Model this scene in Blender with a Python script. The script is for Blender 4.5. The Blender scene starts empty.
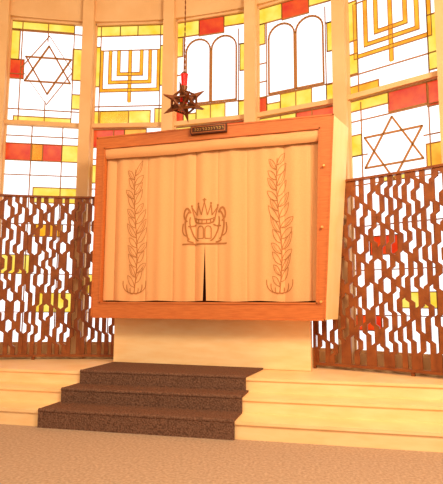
import bpy, math, random
from mathutils import Vector, Matrix
random.seed(4)
sc = bpy.context.scene
try:
    sc.view_settings.view_transform = 'Standard'
except Exception: pass

def lin(c):
    return tuple(((v/255)/12.92 if v/255 <= 0.04045 else ((v/255+0.055)/1.055)**2.4) for v in c)+(1,)

def mat(name, rgb, rough=0.6, rgb2=None, scale=5, stretch=(1,1,1), bump=0.0, metal=0, emit=0, spec=0.3, detail=4):
    m = bpy.data.materials.new(name); m.use_nodes = True
    nt = m.node_tree; b = nt.nodes['Principled BSDF']
    b.inputs['Base Color'].default_value = lin(rgb)
    b.inputs['Roughness'].default_value = rough
    b.inputs['Metallic'].default_value = metal
    b.inputs['Specular IOR Level'].default_value = spec
    if rgb2 is not None:
        tc = nt.nodes.new('ShaderNodeTexCoord'); mp = nt.nodes.new('ShaderNodeMapping')
        mp.inputs['Scale'].default_value = stretch
        nz = nt.nodes.new('ShaderNodeTexNoise'); nz.inputs['Scale'].default_value = scale
        nz.inputs['Detail'].default_value = detail
        cr = nt.nodes.new('ShaderNodeValToRGB')
        cr.color_ramp.elements[0].position = 0.33; cr.color_ramp.elements[1].position = 0.67
        cr.color_ramp.elements[0].color = lin(rgb); cr.color_ramp.elements[1].color = lin(rgb2)
        nt.links.new(tc.outputs['Object'], mp.inputs['Vector']); nt.links.new(mp.outputs[0], nz.inputs['Vector'])
        nt.links.new(nz.outputs['Fac'], cr.inputs['Fac'])
        if emit:
            nt.links.new(cr.outputs['Color'], b.inputs['Emission Color'])
            b.inputs['Base Color'].default_value=(.03,.03,.03,1)
        else:
            nt.links.new(cr.outputs['Color'], b.inputs['Base Color'])
        if bump:
            bp = nt.nodes.new('ShaderNodeBump'); bp.inputs['Strength'].default_value = bump
            bp.inputs['Distance'].default_value = 0.02
            nt.links.new(nz.outputs['Fac'], bp.inputs['Height']); nt.links.new(bp.outputs[0], b.inputs['Normal'])
    elif emit:
        b.inputs['Emission Color'].default_value = lin(rgb)
    if emit: b.inputs['Emission Strength'].default_value = emit
    return m

M = dict(
 wall = mat('warm_plaster', (220,176,122), 0.8, (228,188,136), 2),
 stone = mat('cream_travertine', (248,202,140), 0.45, (253,215,158), 3, (1,1,4)),
 wood = mat('ark_wood', (192,102,46), 0.4, (208,118,56), 6, (1,4,9)),
 wood_lit = mat('ark_side_cream_lit', (248,204,136), 0.5, (253,214,150), 5, (1,1,.3)),  # cream ark side, with the light falling on it put into the colour
 inner = mat('ark_inner_dark', (70,36,18), 0.8),
 curtain = mat('curtain_cloth', (230,168,110), 0.85, (235,175,118), 90, spec=.1),
 embr = mat('embroidery_thread', (178,112,58), 0.7),
 carpet = mat('floor_carpet', (164,136,110), 0.95, (190,162,136), 40, bump=.4, spec=.05),
 runner = mat('stair_carpet', (88,60,46), 0.95, (130,94,74), 60, bump=.5, spec=.05),
 bronze = mat('bronze_rust', (126,64,26), 0.45, (152,84,36), 8, metal=.1),
 dkbronze = mat('lamp_bronze', (120,66,32), 0.4, metal=.4),
 redglass = mat('red_glass', (215,20,15), 0.2, emit=.4),
 plaque = mat('plaque_dark', (84,46,28), 0.5),
 gold = mat('gold_letters', (210,160,80), 0.4, metal=.3),
 brass = mat('brass', (235,190,110), 0.3, metal=.5),
 lead = mat('lead_came', (164,112,58), 0.6),
 gw = mat('glass_white', (255,252,250), 0.2, (252,248,250), 3, emit=1.6),
 gy = mat('glass_yellow', (255,204,40), 0.2, (255,234,110), 4, emit=1.1),
 go = mat('glass_orange', (250,150,16), 0.2, (255,190,40), 5, emit=1.1),
 gr = mat('glass_red', (224,26,6), 0.2, (242,80,12), 5, emit=1.05),
 ceil = mat('ceiling_plaster', (240,215,175), 0.9),
)

class MB:
    def __init__(s): s.v=[]; s.f=[]; s.m=[]; s.mats=[]
    def mi(s, k):
        if k not in s.mats: s.mats.append(k)
        return s.mats.index(k)
    def add(s, vs, fs, k, xf=None):
        o=len(s.v); i=s.mi(k)
        for p in vs:
            s.v.append(tuple(xf(*p)) if xf else tuple(p))
        for f in fs:
            s.f.append([a+o for a in f]); s.m.append(i)
    def box(s,x0,x1,y0,y1,z0,z1,k,xf=None):
        s.add([(x0,y0,z0),(x1,y0,z0),(x1,y1,z0),(x0,y1,z0),(x0,y0,z1),(x1,y0,z1),(x1,y1,z1),(x0,y1,z1)],
              [(0,3,2,1),(4,5,6,7),(0,1,5,4),(1,2,6,5),(2,3,7,6),(3,0,4,7)],k,xf)
    def prism(s, pts, y0, y1, k, xf=None):   # pts in xz
        n=len(pts)
        s.add([(x,y0,z) for x,z in pts]+[(x,y1,z) for x,z in pts],
              [list(range(n)), list(range(2*n-1,n-1,-1))]+[(i,i+n,(i+1)%n+n,(i+1)%n) for i in range(n)],k,xf)
    def bar(s,p,q,w,y0,y1,k,xf=None):
        dx,dz=q[0]-p[0],q[1]-p[1]; L=math.hypot(dx,dz) or 1e-6
        nx,nz=-dz/L*w/2,dx/L*w/2; ex,ez=dx/L*w*.3,dz/L*w*.3
        s.prism([(p[0]+nx-ex,p[1]+nz-ez),(p[0]-nx-ex,p[1]-nz-ez),(q[0]-nx+ex,q[1]-nz+ez),(q[0]+nx+ex,q[1]+nz+ez)],y0,y1,k,xf)
    def cyl(s,p,q,r0,r1,k,n=10):
        p=Vector(p);q=Vector(q);d=(q-p).normalized()
        a=d.orthogonal().normalized();b=d.cross(a)
        vs=[];
        for c,r in((p,r0),(q,r1)):
            for i in range(n):
                t=2*math.pi*i/n; vs.append(c+a*math.cos(t)*r+b*math.sin(t)*r)
        s.add(vs,[list(range(n))[::-1],list(range(n,2*n))]+[(i,(i+1)%n,(i+1)%n+n,i+n) for i in range(n)],k)
    def obj(s,name,parent=None,bevel=0,smooth=False):
        me=bpy.data.meshes.new(name); me.from_pydata(s.v,[],s.f); me.update()
        for k in s.mats: me.materials.append(M[k])
        for p,i in zip(me.polygons,s.m):
            p.material_index=i; p.use_smooth=smooth
        o=bpy.data.objects.new(name,me); sc.collection.objects.link(o)
        if parent: o.parent=parent
        if bevel:
            md=o.modifiers.new('bev','BEVEL'); md.width=bevel; md.segments=2; md.limit_method='ANGLE'
        return o
def empty(name, loc=(0,0,0)):
    o=bpy.data.objects.new(name,None); o.location=loc; sc.collection.objects.link(o); return o

# ---------------- room shell -----------------
CX,CY=0.0,-6.25
def arcxf(R,th0):
    """flat tangent panel local (s,d,z)"""
    t=math.radians(th0); rx,ry=math.sin(t),math.cos(t); tx,ty=math.cos(t),-math.sin(t)
    return lambda s,d,z:(CX+(R+d)*rx+s*tx, CY+(R+d)*ry+s*ty, z)
def curve(R):
    return lambda s,d,z:(CX+(R+d)*math.sin(s/R), CY+(R+d)*math.cos(s/R), z)

RW=7.25; PITCH=10.8; HW=0.605; A0=-.65
Z0,ZB,ZT=0.7,4.25,6.06
b=MB()
for i in range(-3,3):
    a=(i+.5)*PITCH+A0
    b.box(-.09,.09,-.09,.25,.0,7.0,'wall',arcxf(RW,a))
def arcstrip(b,a0,a1,d0,d1,z0,z1,k,n=40,R=RW):
    f=curve(R)
    for j in range(n):
        s0=math.radians(a0+(a1-a0)*j/n)*R; s1=math.radians(a0+(a1-a0)*(j+1)/n)*R
        b.box(s0,s1,d0,d1,z0,z1,k,f)
arcstrip(b,-28,27,.0,.25,ZT,7.0,'wall')
arcstrip(b,-28,27,.0,.25,0,Z0,'wall')
arcstrip(b,-75,-27.4,-.06,.25,0,7.0,'wall')
arcstrip(b,26.0,75,-.06,.25,0,7.0,'wall')
b.obj('wall_back')

b=MB(); b.box(-8.5,8.5,-14,1.3,-.1,0,'carpet'); b.obj('floor')
b=MB(); b.box(-8.5,8.5,-9.0,1.3,7.0,7.1,'ceil'); b.obj('ceiling')

# ---------------- stained glass windows -----------------
def window(n,idx,design):
    b=MB(); xf=arcxf(RW,idx*PITCH+A0)
    G0,G1=.08,.10
    L=.014
    b.box(-HW,HW,G0,G1,Z0,ZT,'gw',xf)
    for x in(-HW,HW-.03): b.box(x,x+.03,.03,.12,Z0,ZT,'wall',xf)
    b.box(-HW,HW,.03,.12,ZT-.04,ZT,'wall',xf); b.box(-HW,HW,.03,.12,Z0,Z0+.04,'wall',xf)
    b.box(-HW,HW,.0,.12,ZB-.035,ZB+.035,'wall',xf)
    W=2*HW
    def X(u): return -HW+u*W
    def pane(u0,u1,z0,z1,k):
        b.box(X(u0),X(u1),G0-.008,G0,z0,z1,k,xf)
        for p,q in(((u0,z0),(u1,z0)),((u1,z0),(u1,z1)),((u1,z1),(u0,z1)),((u0,z1),(u0,z0))): ln(p,q)
    def ln(p,q,w=L,k='lead'):
        b.bar((X(p[0]),p[1]),(X(q[0]),q[1]),w,G0-.022,G0-.002,k,xf)
    def poly(pts,w=L,k='lead',close=False):
        for i in range(len(pts)-1+(1 if close else 0)): ln(pts[i],pts[(i+1)%len(pts)],w,k)
    def star(uc,zc,r):
        for s in(1,-1):
            poly([(uc+r*math.sin(2*math.pi*i/3)/W, zc+s*r*math.cos(2*math.pi*i/3)) for i in range(3)],.026,'lead',True)
    def grid(us,zs,z0,z1):
        for u in us: ln((u,z0),(u,z1))
        for z in zs: ln((0,z),(1,z))
    def menorah(zt,zb):
        for k,(u,z) in enumerate(((.1,zb),(.22,zb+.14),(.34,zb+.28))):
            for uu in(u,1-u): b.bar((X(uu),zt),(X(uu),z),.05,G0-.012,G0-.001,'go',xf)
            b.bar((X(u),z),(X(1-u),z),.05,G0-.012,G0-.001,'go',xf)
            for d in(-.027,.027):
                du=d/W
                poly([(u+du,zt),(u+du,z+d),(1-u-du,z+d),(1-u-du,zt)],.009)
        b.bar((X(.5),zt),(X(.5),zb-.2),.05,G0-.012,G0-.001,'go',xf)
        for d in(-.027,.027): ln((.5+d/W,zt),(.5+d/W,zb-.2),.009)
        ln((.1,zt),(.9,zt),.012)
    def tablets(z0,z1):
        for ua,ub in((.15,.49),(.51,.85)):
            r=(ub-ua)/2; zc=z1-r*W; uc=(ua+ub)/2
            pts=[(ua,z0),(ua,zc)]+[(uc-r*math.cos(math.pi*i/12),zc+r*W*math.sin(math.pi*i/12)) for i in range(1,12)]+[(ub,zc),(ub,z0)]
            poly(pts,.026,'lead',True)
    design(pane,ln,poly,star,grid,menorah,tablets)
    b.obj('window_%d'%n)

T=ZT-.04; B4=ZB+.04
def d_star(pane,ln,poly,star,grid,men,tab):
    pane(0,.85,5.88,T,'gy'); pane(0,.13,5.35,5.88,'gy'); pane(.0,.2,5.02,5.35,'gr'); pane(.84,1,5.05,5.6,'gy')
    pane(.85,1,4.55,4.8,'gy'); pane(.1,.85,B4,4.38,'gy')
    grid([.16,.85],[5.86,4.5],B4,T); ln((.5,B4),(.5,4.65)); ln((.5,5.7),(.5,T)); ln((0,5.1),(.2,5.1))
    star(.52,5.20,.42)
    for p,q in(((.16,5.2),(.52,5.8)),((.85,5.2),(.52,5.8)),((.16,5.2),(.52,4.6)),((.85,5.2),(.52,4.6))): ln(p,q,.01)
    pane(0,.75,3.64,3.92,'gr'); pane(.36,.5,3.64,3.92,'go'); pane(.75,1,3.64,3.92,'gy'); pane(.4,1,2.95,3.2,'gy')
    grid([.35,.75],[3.4,4.05],Z0,ZB); grid([],[2.6,1.8,1.2],.75,4.1)
    pane(0,.4,1.8,2.1,'gy'); pane(.5,1,1.2,1.5,'gy'); pane(.4,.8,2.4,2.6,'go')
def d_men(pane,ln,poly,star,grid,men,tab):
    pane(0,.35,5.84,T,'gy'); pane(.35,.6,5.84,T,'gy'); pane(.6,1,5.84,T,'gy'); pane(0,.08,4.95,5.65,'gy'); pane(.92,1,4.95,5.65,'gy')
    grid([.08,.92],[4.6],B4,T)
    pane(0,.8,B4,4.52,'gy'); pane(.1,.5,B4,4.52,'go'); pane(.86,1,B4,4.55,'gy')
    men(5.58,4.88)
    pane(.0,.45,3.9,4.2,'gr'); pane(.45,.75,3.85,4.2,'go'); pane(.75,1,3.7,4.0,'gy'); pane(0,.3,3.3,3.6,'gy')
    grid([.3,.75],[3.7,3.2],.75,4.2); grid([],[2.6,1.8,1.2],.75,4.1)
    pane(0,.4,1.5,1.8,'gy'); pane(.5,1,2.1,2.3,'go')
def d_men_star(pane,ln,poly,star,grid,men,tab):
    pane(0,.12,4.6,4.9,'gy'); pane(.3,.7,5.85,T,'gr'); pane(.88,1,4.35,5.1,'gy'); pane(0,.12,5.1,5.7,'gy')
    grid([.12,.88],[5.77,4.58],B4,T)
    pane(.0,.35,B4,4.42,'go')
    men(5.65,4.84)
    pane(.45,.85,3.92,4.2,'gr'); pane(.85,1,3.87,4.2,'gr'); pane(0,.45,4.05,4.2,'gy'); pane(0,.14,3.4,3.7,'gy'); pane(.82,1,3.05,3.38,'go'); pane(.35,.65,2.98,3.06,'gy')
    grid([.14,.86],[3.9,2.98],.75,4.16); ln((0,3.4),(.2,3.4)); ln((.8,3.5),(1,3.5)); star(.48,3.42,.43)
    grid([],[2.4,1.8,1.2],.75,4.1)
    pane(.2,.5,2.0,2.25,'gr'); pane(.5,.9,1.3,1.5,'gy'); pane(0,.3,1.0,1.2,'gr')
def d_tab(pane,ln,poly,star,grid,men,tab):
    pane(0,.33,5.76,T,'gy'); pane(.33,.68,5.74,T,'gr'); pane(.68,1,5.84,T,'gy')
    pane(0,.1,5.42,5.76,'gy'); pane(.9,1,5.05,5.5,'gy')
    grid([.12,.88],[4.55],B4,5.76); ln((.5,B4),(.5,4.55)); ln((0,5.1),(.12,5.1)); ln((.88,5.5),(1,5.5)); ln((0,4.8),(.12,4.8))
    pane(.3,.7,B4,4.54,'gy'); pane(0,.12,B4,4.54,'gr'); pane(.12,.3,B4,4.42,'gy'); pane(.88,1,B4,4.54,'gy')
    tab(4.58,5.68)
    pane(0,.5,3.9,4.2,'gy'); pane(.5,1,3.9,4.2,'gr'); grid([.3,.7],[3.5,3.0,2.2,1.4],.75,4.2)
for n,(i,d) in enumerate(((-2,d_star),(-1,d_men),(0,d_tab),(1,d_tab),(2,d_men_star)),1):
    window(n,i,d)

# ---------------- platform (bimah) -----------------
SL=math.radians(3.6)
def plat_xf(x,y,z): return (x, y+math.tan(SL)*(x+.2), z)
HS=[.175,.335,.495]; FR=[-1.15,-.79,-.46]; P=HS[2]
b=MB()
for k in range(3):
    z0=0 if k==0 else HS[k-1]
    n=60; front=[];back=[]
    for j in range(n+1):
        x=-4.6+9.2*j/n
        yb=CY+math.sqrt((RW-.11)**2-x*x)
        yf=min(FR[k]+math.tan(SL)*(x+.2), yb-.02)
        front.append((x,yf)); back.append((x,yb))
    for j in range(n):
        (xa,ya),(xb,yb_)=front[j],front[j+1]; (xc,yc),(xd,yd)=back[j+1],back[j]
        b.add([(xa,ya,z0),(xb,yb_,z0),(xc,yc,z0),(xd,yd,z0),(xa,ya,HS[k]),(xb,yb_,HS[k]),(xc,yc,HS[k]),(xd,yd,HS[k])],
              [(4,5,6,7),(0,1,5,4)],'stone')
        t=.03
        b.add([(xa,ya-.018,HS[k]-t),(xb,yb_-.018,HS[k]-t),(xb,yb_,HS[k]-t),(xa,ya,HS[k]-t),(xa,ya-.018,HS[k]+.001),(xb,yb_-.018,HS[k]+.001),(xb,yb_,HS[k]+.001),(xa,ya,HS[k]+.001)],
              [(0,3,2,1),(4,5,6,7),(0,1,5,4)],'stone')
b.obj('stone_platform')

b=MB()
c=.022; x0s=[-1.31,-1.28,-1.25]; x1s=[.84,.84,.81]
for k in range(3):
    x0,x1=x0s[k],x1s[k]
    z0=0.0 if k==0 else HS[k-1]+c
    yf=FR[k]-.02
    b.box(x0,x1,yf-c,yf,z0,HS[k]+c,'runner',plat_xf)
    # rounded nosing of the carpet over each step edge
    p0=Vector(plat_xf(x0,yf-.008,HS[k]+.005)); p1=Vector(plat_xf(x1,yf-.008,HS[k]+.005))
    b.cyl(p0,p1,.022,.022,'runner',12)
    if k<2: b.box(x0,x1,yf,FR[k+1]-.02,HS[k]+.002,HS[k]+c,'runner',plat_xf)
    else:
        vs=[]
        for z in(HS[k]+.002,HS[k]+c):
            vs+= [plat_xf(x0,yf,z),plat_xf(x1,yf,z),(x1+.08,.295,z),(x0,.295,z)]
        b.add(vs,[(0,3,2,1),(4,5,6,7),(0,1,5,4),(1,2,6,5),(2,3,7,6),(3,0,4,7)],'runner')
b.obj('stair_carpet_runner')

b=MB(); b.box(-1.27,1.50,.30,.60,P+.002,1.148,'stone'); b.obj('ark_pedestal',bevel=.01)

# ---------------- Torah ark -----------------
ark=empty('torah_ark',(0,0,0))
zt,zb=3.71,1.15
O=[(-1.46,zb),(1.69,zb),(1.84,zt),(-1.46,zt)]
I=[(-1.34,1.35),(1.60,1.35),(1.67,3.55),(-1.34,3.55)]
YB=.50; OB=[(-1.46,zb),(1.84,zb),(2.03,zt),(-1.46,zt)]
b=MB()
for i in range(4):
    j=(i+1)%4
    b.add([(O[i][0],0,O[i][1]),(O[j][0],0,O[j][1]),(I[j][0],0,I[j][1]),(I[i][0],0,I[i][1])],[(0,1,2,3)],'wood')
    b.add([(I[i][0],0,I[i][1]),(I[j][0],0,I[j][1]),(I[j][0],.22,I[j][1]),(I[i][0],.22,I[i][1])],[(0,1,2,3)],'wood')
    k='wood_lit' if i==1 else 'wood'
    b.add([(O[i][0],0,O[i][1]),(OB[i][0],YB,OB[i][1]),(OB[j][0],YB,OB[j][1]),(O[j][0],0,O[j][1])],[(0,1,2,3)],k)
b.add([(x,.22,z) for x,z in I],[(0,1,2,3)],'inner')
b.add([(x,YB,z) for x,z in OB],[(3,2,1,0)],'wood')
b.obj('cabinet',ark)
b=MB()
for i in range(4):
    j=(i+1)%4
    b.bar(I[i],I[j],.022,-.012,.01,'wood')
    b.bar(O[i],O[j],.02,-.008,.01,'wood')
b.obj('frame_moulding',ark)
# curtain
def fold(x):
    p=x*16.5+1.3*math.sin(x*4.1)+.5*math.sin(x*11)
    return .034*(abs(math.sin(p/2))**.6)*-1+.022+.006*math.sin(x*31+1.3)
def fy(x,z):
    t=(3.5-z)/2.2
    return .10+fold(x)*(.8+.45*t)
SP=.147
for nm,(xa,xb) in (('curtain_left',(-1.335,SP)),('curtain_right',(SP,1.60))):
    b=MB(); nx,nz=220,24; vs=[]
    for jz in range(nz+1):
        t=jz/nz; z=3.44-t*(3.44-1.375)
        for jx in range(nx+1):
            u=jx/nx; x=xa+(xb-xa)*u
            g=max(0,(t-.62)/.38)*.022
            if nm=='curtain_left': x-=g*u**6
            else: x+=g*(1-u)**6+ .055*(1-t)*u**3
            vs.append((x,fy(x,z),z+ .006*math.sin(x*9)*t))
    fs=[(r*(nx+1)+q,(r+1)*(nx+1)+q,(r+1)*(nx+1)+q+1,r*(nx+1)+q+1) for r in range(nz) for q in range(nx)]
    b.add(vs,fs,'curtain'); b.obj(nm,ark,smooth=True)
# valance
b=MB(); vs=[];nx=160
for jz in range(6):
    z=3.545-jz*.03
    for jx in range(nx+1):
        x=-1.335+3.0*jx/nx
        vs.append((x,(.02,.008,.004,.006,.016,.05)[jz]+.003*math.sin(x*17),z+.006*math.sin(x*4)))
b.add(vs,[(r*(nx+1)+q,(r+1)*(nx+1)+q,(r+1)*(nx+1)+q+1,r*(nx+1)+q+1) for r in range(5) for q in range(nx)],'curtain')
b.obj('valance',ark,smooth=True)
# embroidery
def stroke(b,pts,w,wend=None):
    if wend is None: wend=w
    n=len(pts)
    vs=[];fs=[]
    for i,(x,z) in enumerate(pts):
        a=pts[max(0,i-1)];c2=pts[min(n-1,i+1)]
        dx,dz=c2[0]-a[0],c2[1]-a[1];L=math.hypot(dx,dz) or 1
        ww=(w+(wend-w)*i/(n-1))/2
        for s in(1,-1):
            xx,zz=x-dz/L*ww*s,z+dx/L*ww*s
            vs.append((xx,fy(xx,zz)-.007,zz))
    for i in range(n-1): fs.append((2*i,2*i+1,2*i+3,2*i+2))
    b.add(vs,fs,'embr')
def quad(p0,p1,p2,n=10):
    return [((1-t)**2*p0[0]+2*t*(1-t)*p1[0]+t*t*p2[0],(1-t)**2*p0[1]+2*t*(1-t)*p1[1]+t*t*p2[1]) for t in [i/n for i in range(n+1)]]
b=MB()
rr=random.Random(9)
for cx in(-.87,1.14):
    def st(z): return cx+.03*math.sin((z-1.47)*3.2)
    stroke(b,[(st(1.47+i*.088),1.47+i*.088) for i in range(21)],.012,.007)
    for i in range(12):
        z=1.56+i*.138
        for s in(-1,1):
            l=.155*(1-.35*abs(i-5)/8)*rr.uniform(.75,1.08); up=rr.uniform(.13,.23)
            zz=z+(.06 if s>0 else 0)
            x0=st(zz)
            stroke(b,quad((x0,zz),(x0+s*l*.9,zz+.02),(x0+s*l,zz+up)),.009,.005)
            stroke(b,quad((x0,zz),(x0+s*l*.25,zz+.14),(x0+s*l,zz+up)),.009,.005)
            if i%2: stroke(b,quad((x0,zz),(x0+s*l*.6,zz+.05),(x0+s*l*.8,zz+up*.8)),.005,.004)
    for s in(-1,1):
        for k in range(3):
            stroke(b,quad((cx,1.48),(cx+s*.06*(k+1),1.44+.02*k),(cx+s*.055*(k+1),1.55+.05*k)),.010)
# central emblem: pointed crown over small tablets, rampant lions at the sides
ex,ez=SP-.01,2.42
def E(pts): return [(ex+x*1.03,ez+z*1.05) for x,z in pts]
for s in(-1,1):
    stroke(b,E([(s*.01,-.20),(s*.01,-.08)]+[(s*(.05-.04*math.cos(t*math.pi/6)),-.08+.04*math.sin(t*math.pi/6)) for t in range(1,6)]+[(s*.09,-.08),(s*.09,-.20),(s*.01,-.20)]),.014)
    # crown: double band, points with balls
    stroke(b,E(quad((0,-.01),(s*.08,-.01),(s*.13,.02))),.02)
    stroke(b,E(quad((0,.04),(s*.08,.04),(s*.14,.07))),.014)
    stroke(b,E([(s*.13,.02),(s*.15,.11),(s*.175,.21)]),.018)
    stroke(b,E([(s*.175,.21),(s*.13,.14),(s*.10,.10)]),.014)
    stroke(b,E([(s*.10,.10),(s*.095,.17),(s*.085,.24)]),.014)
    stroke(b,E([(s*.085,.24),(s*.06,.16),(s*.04,.10)]),.014)
    stroke(b,E([(s*.04,.10),(s*.02,.19),(0,.27)]),.014)
    for (qx,qz) in((.175,.225),(.085,.255)): stroke(b,E([(s*qx-.012,qz),(s*qx+.012,qz)]),.026)
    for q in(.03,.08,.12): stroke(b,E([(s*q,.0),(s*q,.05)]),.014)
    # lion
    stroke(b,E(quad((s*.20,.16),(s*.31,.05),(s*.22,-.20),12)),.024)
    stroke(b,E(quad((s*.19,.08),(s*.22,.0),(s*.15,-.16),12)),.018)
    stroke(b,E(quad((s*.19,.13),(s*.23,.24),(s*.27,.16))),.028)
    stroke(b,E(quad((s*.27,.16),(s*.30,.07),(s*.23,.02))),.024)
    stroke(b,E(quad((s*.22,-.04),(s*.16,-.05),(s*.12,-.02))),.02)
    stroke(b,E(quad((s*.20,-.20),(s*.26,-.23),(s*.15,-.25))),.022)
    stroke(b,E(quad((s*.15,-.16),(s*.12,-.22),(s*.08,-.23))),.02)
    stroke(b,E(quad((s*.22,-.17),(s*.33,-.16),(s*.29,.0))),.016)
stroke(b,E([(-.30+.03*i,-.27) for i in range(21)]),.02)
stroke(b,E([(0,.27),(0,.32)]),.022); stroke(b,E([(-.025,.30),(.025,.30)]),.014)
b.obj('curtain_embroidery',ark)
b=MB()
for x,z in((1.715,3.05),(1.68,2.28),(1.65,1.37)):
    b.cyl((x,-.002,z),(x,-.03,z),.010,.010,'brass',12); b.cyl((x,-.03,z),(x,-.05,z),.018,.013,'brass',12)
b.obj('brass_knobs',ark)
b=MB(); b.box(-.03,.47,-.05,.0,3.61,3.72,'plaque'); b.box(-.015,.455,-.054,-.05,3.622,3.708,'wood')
b.box(-.005,.445,-.057,-.054,3.63,3.70,'plaque')
x=.03
while x<.41:
    w=.018+.012*random.random()
    b.box(x,x+w,-.060,-.057,3.674,3.682,'gold'); b.box(x+w-.007,x+w,-.060,-.057,3.648,3.682,'gold')
    if random.random()<.5: b.box(x,x+w,-.060,-.057,3.648,3.655,'gold')
    x+=w+.014
b.obj('dedication_plaque',ark)

# ---------------- pierced bronze screens -----------------
RS=7.06
def screen(a0,a1,name):
    root=empty(name)
    s0,s1=math.radians(a0)*RS,math.radians(a1)*RS
    f=curve(RS); b=MB()
    S=.104; w=.063; zb_,zt_=P+.07,2.98
    n=int(abs(s1-s0)/S); S=(s1-s0)/n; g=(S-w)/2*1.02
    for i in range(n+1):
        z=zb_; off=random.choice((-g,g)); L=[(off,z)]
        z+=random.uniform(0,.15)
        while z<zt_-.16:
            z+=random.choice((.10,.14,.2,.26))
            if z>zt_-.08: break
            L.append((off,z)); off=-off; z+=.035; L.append((off,z))
        L.append((off,zt_))
        d=random.uniform(-.006,.006)
        for (o1,z1),(o2,z2) in zip(L[:-1],L[1:]):
            c0=s0+i*S; o1c,o2c=o1,o2
            b.add([(c0+o1c-w/2,-.02+d,z1),(c0+o1c+w/2,-.02+d,z1),(c0+o2c+w/2,-.02+d,z2),(c0+o2c-w/2,-.02+d,z2),
                   (c0+o1c-w/2,.015+d,z1),(c0+o1c+w/2,.015+d,z1),(c0+o2c+w/2,.015+d,z2),(c0+o2c-w/2,.015+d,z2)],
                  [(0,1,2,3),(7,6,5,4),(0,3,7,4),(1,5,6,2)],'bronze',f)
    b.obj('pierced_slats',root)
    b=MB(); m=30
    for j in range(m):
        sa=s0-.05+(s1-s0+.10)*j/m; sb=s0-.05+(s1-s0+.10)*(j+1)/m
        b.box(sa,sb,-.04,.03,2.97,3.0,'bronze',f); b.box(sa,sb,-.04,.03,P+.045,P+.08,'bronze',f)
    for s in(s0-.06,s1+.03): b.box(s,s+.03,-.04,.03,P+.002,3.0,'bronze',f)
    q=int(abs(s1-s0)/1.1)
    for j in range(1,q): 
        s=s0+(s1-s0)*j/q; b.box(s-.02,s+.02,-.02,.02,P+.002,P+.06,'bronze',f)
    b.obj('screen_frame',root)
screen(-32,-11.3,'pierced_bronze_screen')
screen(12.9,32,'pierced_bronze_screen')

# ---------------- eternal light -----------------
lamp=empty('hanging_eternal_lamp',(0,0,0))
c=Vector((.0,-.4,3.90)); K=1.3
b=MB()
phi=(1+5**.5)/2
dirs=[Vector(v).normalized() for v in [(0,1,phi),(0,1,-phi),(0,-1,phi),(0,-1,-phi),(1,phi,0),(1,-phi,0),(-1,phi,0),(-1,-phi,0),(phi,0,1),(phi,0,-1),(-phi,0,1),(-phi,0,-1)]]
for d in dirs:
    d2=Vector((d.x,d.y,d.z*.72))*K
    b.cyl(c+d2*.07,c+d2*.25,.055,.003,'dkbronze',4)
for i,d in enumerate(dirs):
    for e in dirs[i+1:]:
        if (d-e).length<1.1:
            b.cyl(c+Vector((d.x,d.y,d.z*.72))*.15*K,c+Vector((e.x,e.y,e.z*.72))*.15*K,.014,.014,'dkbronze',5)
b.obj('star_body',lamp)
b=MB()
b.cyl(c+Vector((0,0,.21)),c+Vector((0,0,.37)),.036,.046,'redglass',16)
b.cyl(c,c+Vector((0,0,.06)),.05,.06,'redglass',12)
b.obj('red_glass_cup',lamp)
b=MB()
b.cyl(c+Vector((0,0,.15)),c+Vector((0,0,.21)),.03,.045,'dkbronze',12)
b.cyl(c+Vector((0,0,.37)),c+Vector((0,0,.40)),.052,.03,'dkbronze',12)
b.cyl(c+Vector((0,0,.39)),(c.x,c.y,6.95),.005,.005,'dkbronze',6)
z=c.z+.45
while z<6.9:
    b.cyl((c.x,c.y,z),(c.x,c.y,z+.04),.010,.010,'dkbronze',6); z+=.075
b.cyl((c.x,c.y,6.94),(c.x,c.y,7.0),.08,.06,'dkbronze',16)
b.obj('chain',lamp)

# ---------------- lights -----------------
w=bpy.data.worlds.new('World'); sc.world=w; w.use_nodes=True
bg=w.node_tree.nodes['Background']; bg.inputs[0].default_value=(1,.84,.64,1); bg.inputs[1].default_value=.88
def area(name,loc,target,size,power,col):
    l=bpy.data.lights.new(name,'AREA'); l.shape='RECTANGLE'; l.size=size[0]; l.size_y=size[1]; l.energy=power; l.color=col
    o=bpy.data.objects.new(name,l); o.location=loc; sc.collection.objects.link(o)
    o.rotation_euler=(Vector(target)-Vector(loc)).to_track_quat('-Z','Y').to_euler(); return o
area('added_warm_fill',(0,-5.5,6.9),(0,-2.5,0),(6,3),340,(1,.84,.64))  # added overhead fill for overall warm brightness, no real fixture
area('added_warm_fill.001',(4.8,-4.6,5.0),(0,0,1.8),(1.6,1.6),390,(1,.83,.62))  # added side fill from the right, hangs free, not a real lamp

cam=bpy.data.cameras.new('camera'); co=bpy.data.objects.new('camera',cam); sc.collection.objects.link(co)
co.matrix_world=Matrix.Translation((1.9,-5.6,1.325))@Matrix.Rotation(math.radians(15),4,'Z')@Matrix.Rotation(math.radians(96),4,'X')@Matrix.Rotation(math.radians(.3),4,'Z')
cam.sensor_fit='HORIZONTAL'; cam.sensor_width=36; cam.lens=36*450/443; cam.shift_y=.0355
sc.camera=co
